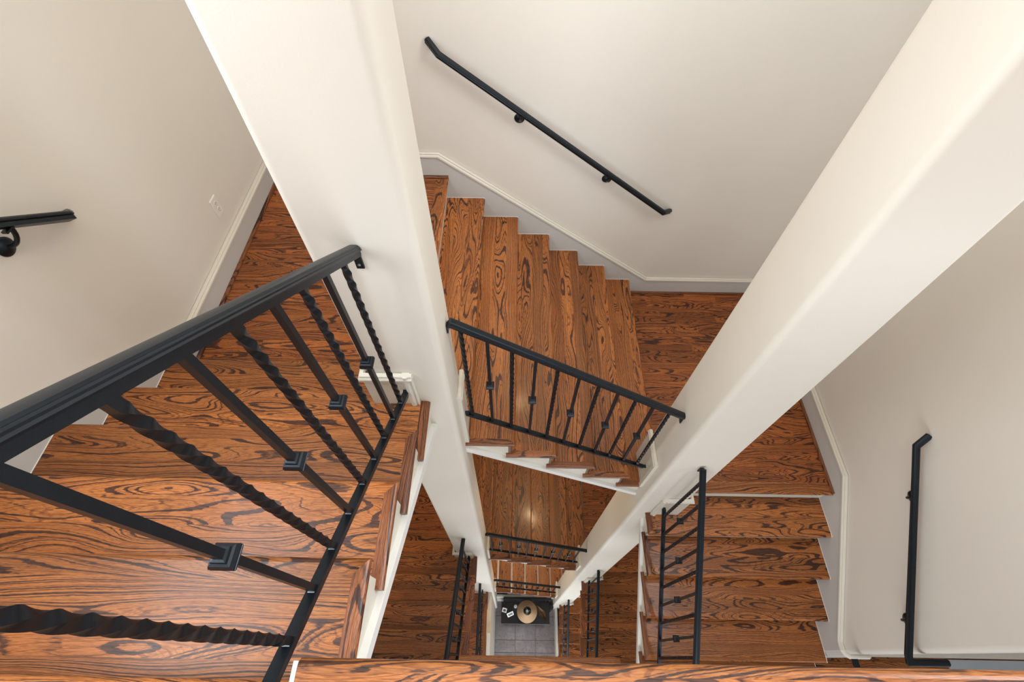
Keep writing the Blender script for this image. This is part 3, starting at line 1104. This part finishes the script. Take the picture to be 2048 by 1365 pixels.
def frame(label, x, y, rz, w_, h_, lean, mat):
    f = thing('picture_frame', label, 'picture frame', (x, y, TT))
    c, s = math.cos(rz), math.sin(rz)

    def tr(u, d, v):
        # u across, v up the frame, d depth; the frame leans back
        yy = d * math.cos(lean) + v * math.sin(lean)
        zz = v * math.cos(lean) - d * math.sin(lean)
        return (x + u * c - yy * s, y + u * s + yy * c, TT + 0.008 + zz)
    b = MB()
    bw = 0.016
    dl = 0.03 / math.tan(lean)
    for (u0, u1, v0, v1) in ((-w_, w_, 0, bw), (-w_, w_, h_ - bw, h_), (-w_, -w_ + bw, bw, h_ - bw), (w_ - bw, w_, bw, h_ - bw)):
        b.loft([[tr(u0, d, v0), tr(u1, d, v0), tr(u1, d, v1), tr(u0, d, v1)] for d in (-0.008, 0.008)])
    b.build('frame', mat, f, org=(x, y, TT))
    b = MB().loft([[tr(-w_ + bw, d, bw), tr(w_ - bw, d, bw), tr(w_ - bw, d, h_ - bw), tr(-w_ + bw, d, h_ - bw)] for d in (-0.002, 0.003)])
    b.build('picture', plain('dark_photo', (0.06, 0.055, 0.05), 0.2, 0, 0.5, 25), f, org=(x, y, TT))
    b = MB().loft([[tr(-0.02, 0.006, h_ * 0.7), tr(0.02, 0.006, h_ * 0.7), tr(0.02, 0.012, h_ * 0.7), tr(-0.02, 0.012, h_ * 0.7)],
                   [tr(-0.02, dl - 0.006, 0.03), tr(0.02, dl - 0.006, 0.03), tr(0.02, dl, 0.03), tr(-0.02, dl, 0.03)]])
    b.build('easel_leg', DARK, f, org=(x, y, TT))


SILV = plain('silver_frame', (0.55, 0.53, 0.50), 0.3, 0.4, 0.1)
frame('small white picture frame at the left end of the console table', -0.105, 0.80, math.radians(-14), 0.045, 0.09, math.radians(52), WHITE)
frame('silver picture frame between the white frame and the lamp', 0.035, 0.735, math.radians(24), 0.065, 0.085, math.radians(50), SILV)

cp = thing('candle_holder', 'small white candle holder beside the lamp shade on the console table', 'candle holder', (0.128, 0.905, TT))
o = MB().disc_lathe([(0.032, 0.0), (0.034, 0.01), (0.02, 0.02), (0.018, 0.05), (0.03, 0.065), (0.032, 0.075), (0.026, 0.076), (0.024, 0.066)], 'z', (0.128, 0.905, TT), 22).build('holder', WHITE, cp)
autosmooth(o, 40)
MB().disc_lathe([(0.017, 0.066), (0.017, 0.095), (0.004, 0.097)], 'z', (0.128, 0.905, TT), 16).build('candle', PLASTIC, cp)

# carved leaf bowl
lf = thing('leaf_dish', 'brown leaf shaped dish right of the lamp on the console table', 'dish', (0.655, 0.80, TT))
b = MB()
rings = []
ca, sa = math.cos(math.radians(-52)), math.sin(math.radians(-52))
for i in range(13):
    u = -1 + 2 * i / 12
    wdt = 0.062 * max(0.06, (1 - abs(u) ** 1.7)) * (1 + 0.15 * math.sin(5 * u))
    ring = []
    for v, up_ in ((-1, 0.034), (-0.5, 0.012), (0, 0.004), (0.5, 0.012), (1, 0.034), (0.5, 0.004), (0, -0.0), (-0.5, 0.004)):
        xx, yy = u * 0.155, v * wdt
        ring.append((0.655 + xx * ca - yy * sa, 0.80 + xx * sa + yy * ca, TT + 0.001 + max(0, up_) + 0.03 * u * u))
    rings.append(ring)
b.loft(rings)
o = b.build('dish_body', plain('amber_leaf', (0.16, 0.070, 0.018), 0.35, 0, 0.6, 18), lf)
autosmooth(o, 60)
b = MB()
sweep(b, [(-0.004, 0), (0.004, 0), (0.003, 0.005), (-0.003, 0.005)], [(0.655 - 0.13 * ca, 0.80 - 0.13 * sa, TT + 0.028), (0.655, 0.80, TT + 0.006), (0.655 + 0.13 * ca, 0.80 + 0.13 * sa, TT + 0.028)])
b.build('midrib', DARK, lf)

# dark leaning panel and floor basket behind the table
mr = thing('leaning_mirror', 'black framed mirror leaning behind the console table', 'mirror', (0.37, 1.03, GROUND))
b = MB()
for (x0, x1, z0, z1) in ((-0.12, 0.85, GROUND, GROUND + 0.05), (-0.12, 0.85, GROUND + 0.96, GROUND + 1.01), (-0.12, -0.07, GROUND + 0.05, GROUND + 0.96), (0.80, 0.85, GROUND + 0.05, GROUND + 0.96)):
    b.box(x0, x1, 1.005, 1.045, z0, z1)
b.build('frame', DARK, mr)
MB().box(-0.07, 0.80, 1.02, 1.04, GROUND + 0.05, GROUND + 0.96).build('mirror_glass', plain('dark_glass', (0.03, 0.03, 0.035), 0.05, 0.0, 0.05), mr)
bk = thing('floor_vase', 'tall black vase on the floor at the right end of the console table', 'vase', (0.868, 0.90, GROUND))
o = MB().disc_lathe([(0.034, 0.0), (0.040, 0.02), (0.042, 0.40), (0.036, 0.66), (0.040, 0.74), (0.035, 0.74), (0.030, 0.66)], 'z', (0.868, 0.90, GROUND), 24).build('vase_body', DARK, bk)
autosmooth(o, 40)
MB().disc_lathe([(0.041, 0.728), (0.044, 0.736), (0.041, 0.744)], 'z', (0.868, 0.90, GROUND), 24).build('vase_rim', DARK, bk)


# ------------------------------------------------------------------ frames and panes dressing the unseen area lamps; lower-floor ones added (hall behind the camera)
def window(n, x0, x1, z0, z1):
    wv = struct(link('window_%d' % n, None, None, ((x0 + x1) / 2, -3.2, z0)))
    b = MB()
    for (a, c, e, f) in ((x0 - 0.08, x1 + 0.08, z0 - 0.08, z0), (x0 - 0.08, x1 + 0.08, z1, z1 + 0.08), (x0 - 0.08, x0, z0, z1), (x1, x1 + 0.08, z0, z1)):
        b.box(a, c, -3.2, -3.16, e, f)
    b.build('window_frame', WHITE, wv)
    xm = (x0 + x1) / 2
    MB().box(xm - 0.015, xm + 0.015, -3.2, -3.17, z0, z1).build('mullion', WHITE, wv)
    for a, c in ((x0, xm - 0.015), (xm + 0.015, x1)):
        MB().box(a, c, -3.195, -3.19, z0, z1).build('pane', plain('bright_pane', (0.8, 0.87, 0.95), 0.1, 0, 0.02, 2), wv)


window(1, -0.4, 2.2, -0.5, 1.4)
window(2, -1.1, 1.9, -4.0, -2.4)
window(3, -1.2, 0.2, -8.0, -6.4)
window(4, -1.1, 1.9, -11.6, -9.8)
window(5, 3.5, 4.7, -4.0, -2.4)


def side_window(n, x, y0, y1, z0, z1, sg):
    wv = struct(link('window_%d' % n, None, None, (x, (y0 + y1) / 2, z0)))
    b = MB()
    xa, xb = sorted((x, x + 0.03 * sg))
    for (a, c, e, f) in ((y0 - 0.08, y1 + 0.08, z0 - 0.08, z0), (y0 - 0.08, y1 + 0.08, z1, z1 + 0.08), (y0 - 0.08, y0, z0, z1), (y1, y1 + 0.08, z0, z1)):
        b.box(xa, xb, a, c, e, f)
    b.build('window_frame', WHITE, wv)
    xa, xb = sorted((x + 0.002 * sg, x + 0.008 * sg))
    ym = (y0 + y1) / 2
    for a, c in ((y0, ym - 0.015), (ym + 0.015, y1)):
        MB().box(xa, xb, a, c, z0, z1).build('pane', plain('bright_pane', (0.8, 0.87, 0.95), 0.1, 0, 0.02, 2), wv)
    xa, xb = sorted((x, x + 0.02 * sg))
    MB().box(xa, xb, ym - 0.015, ym + 0.015, z0, z1).build('mullion', WHITE, wv)


side_window(6, XL, -0.6, 0.9, -0.15, 1.35, 1)
side_window(7, XR, 0.25, 1.45, -0.15, 1.35, -1)

# recessed lamp trims: warm lamps over the back flights
def downlight(label, x, y, z, power, size=0.10):
    d = thing('recessed_lamp', label, 'lamp', (x, y, z - 0.02))
    o = MB().disc_lathe([(0.085, 0.0), (0.085, -0.008), (0.062, -0.012), (0.058, 0.0)], 'z', (x, y, z), 28).build('trim_ring', WHITE, d)
    l = area('downlight', (x, y, z - 0.016), size * 0.7, power, WARM)
    l.data.shape = 'DISK'
    return d


downlight('recessed lamp under the back flight', 0.40, 2.40, -3.27, 22)
downlight('recessed lamp under the back flight one storey down', 0.40, 2.40, -3.27 - H12, 30)
# wall sconce high on the back wall, above the picture
sn = thing('wall_sconce', 'small warm sconce high on the back wall', 'lamp', (0.10, YB, 0.10))
MB().disc_lathe([(0.05, 0.0), (0.05, -0.012), (0.03, -0.02)], 'y', (0.10, YB, 0.16), 24).build('back_plate', IRON, sn)
MB().box(0.09, 0.11, YB - 0.09, YB - 0.018, 0.155, 0.165).build('arm', IRON, sn)
MB().disc_lathe([(0.03, 0.0), (0.055, 0.10), (0.052, 0.10), (0.028, 0.004)], 'z', (0.10, YB - 0.10, 0.15), 24).build('glass_shade', PLASTIC, sn)
lsn = area('sconce_light', (0.10, YB - 0.10, 0.14), 0.09, 7, WARM)
lsn.data.shape = 'DISK'
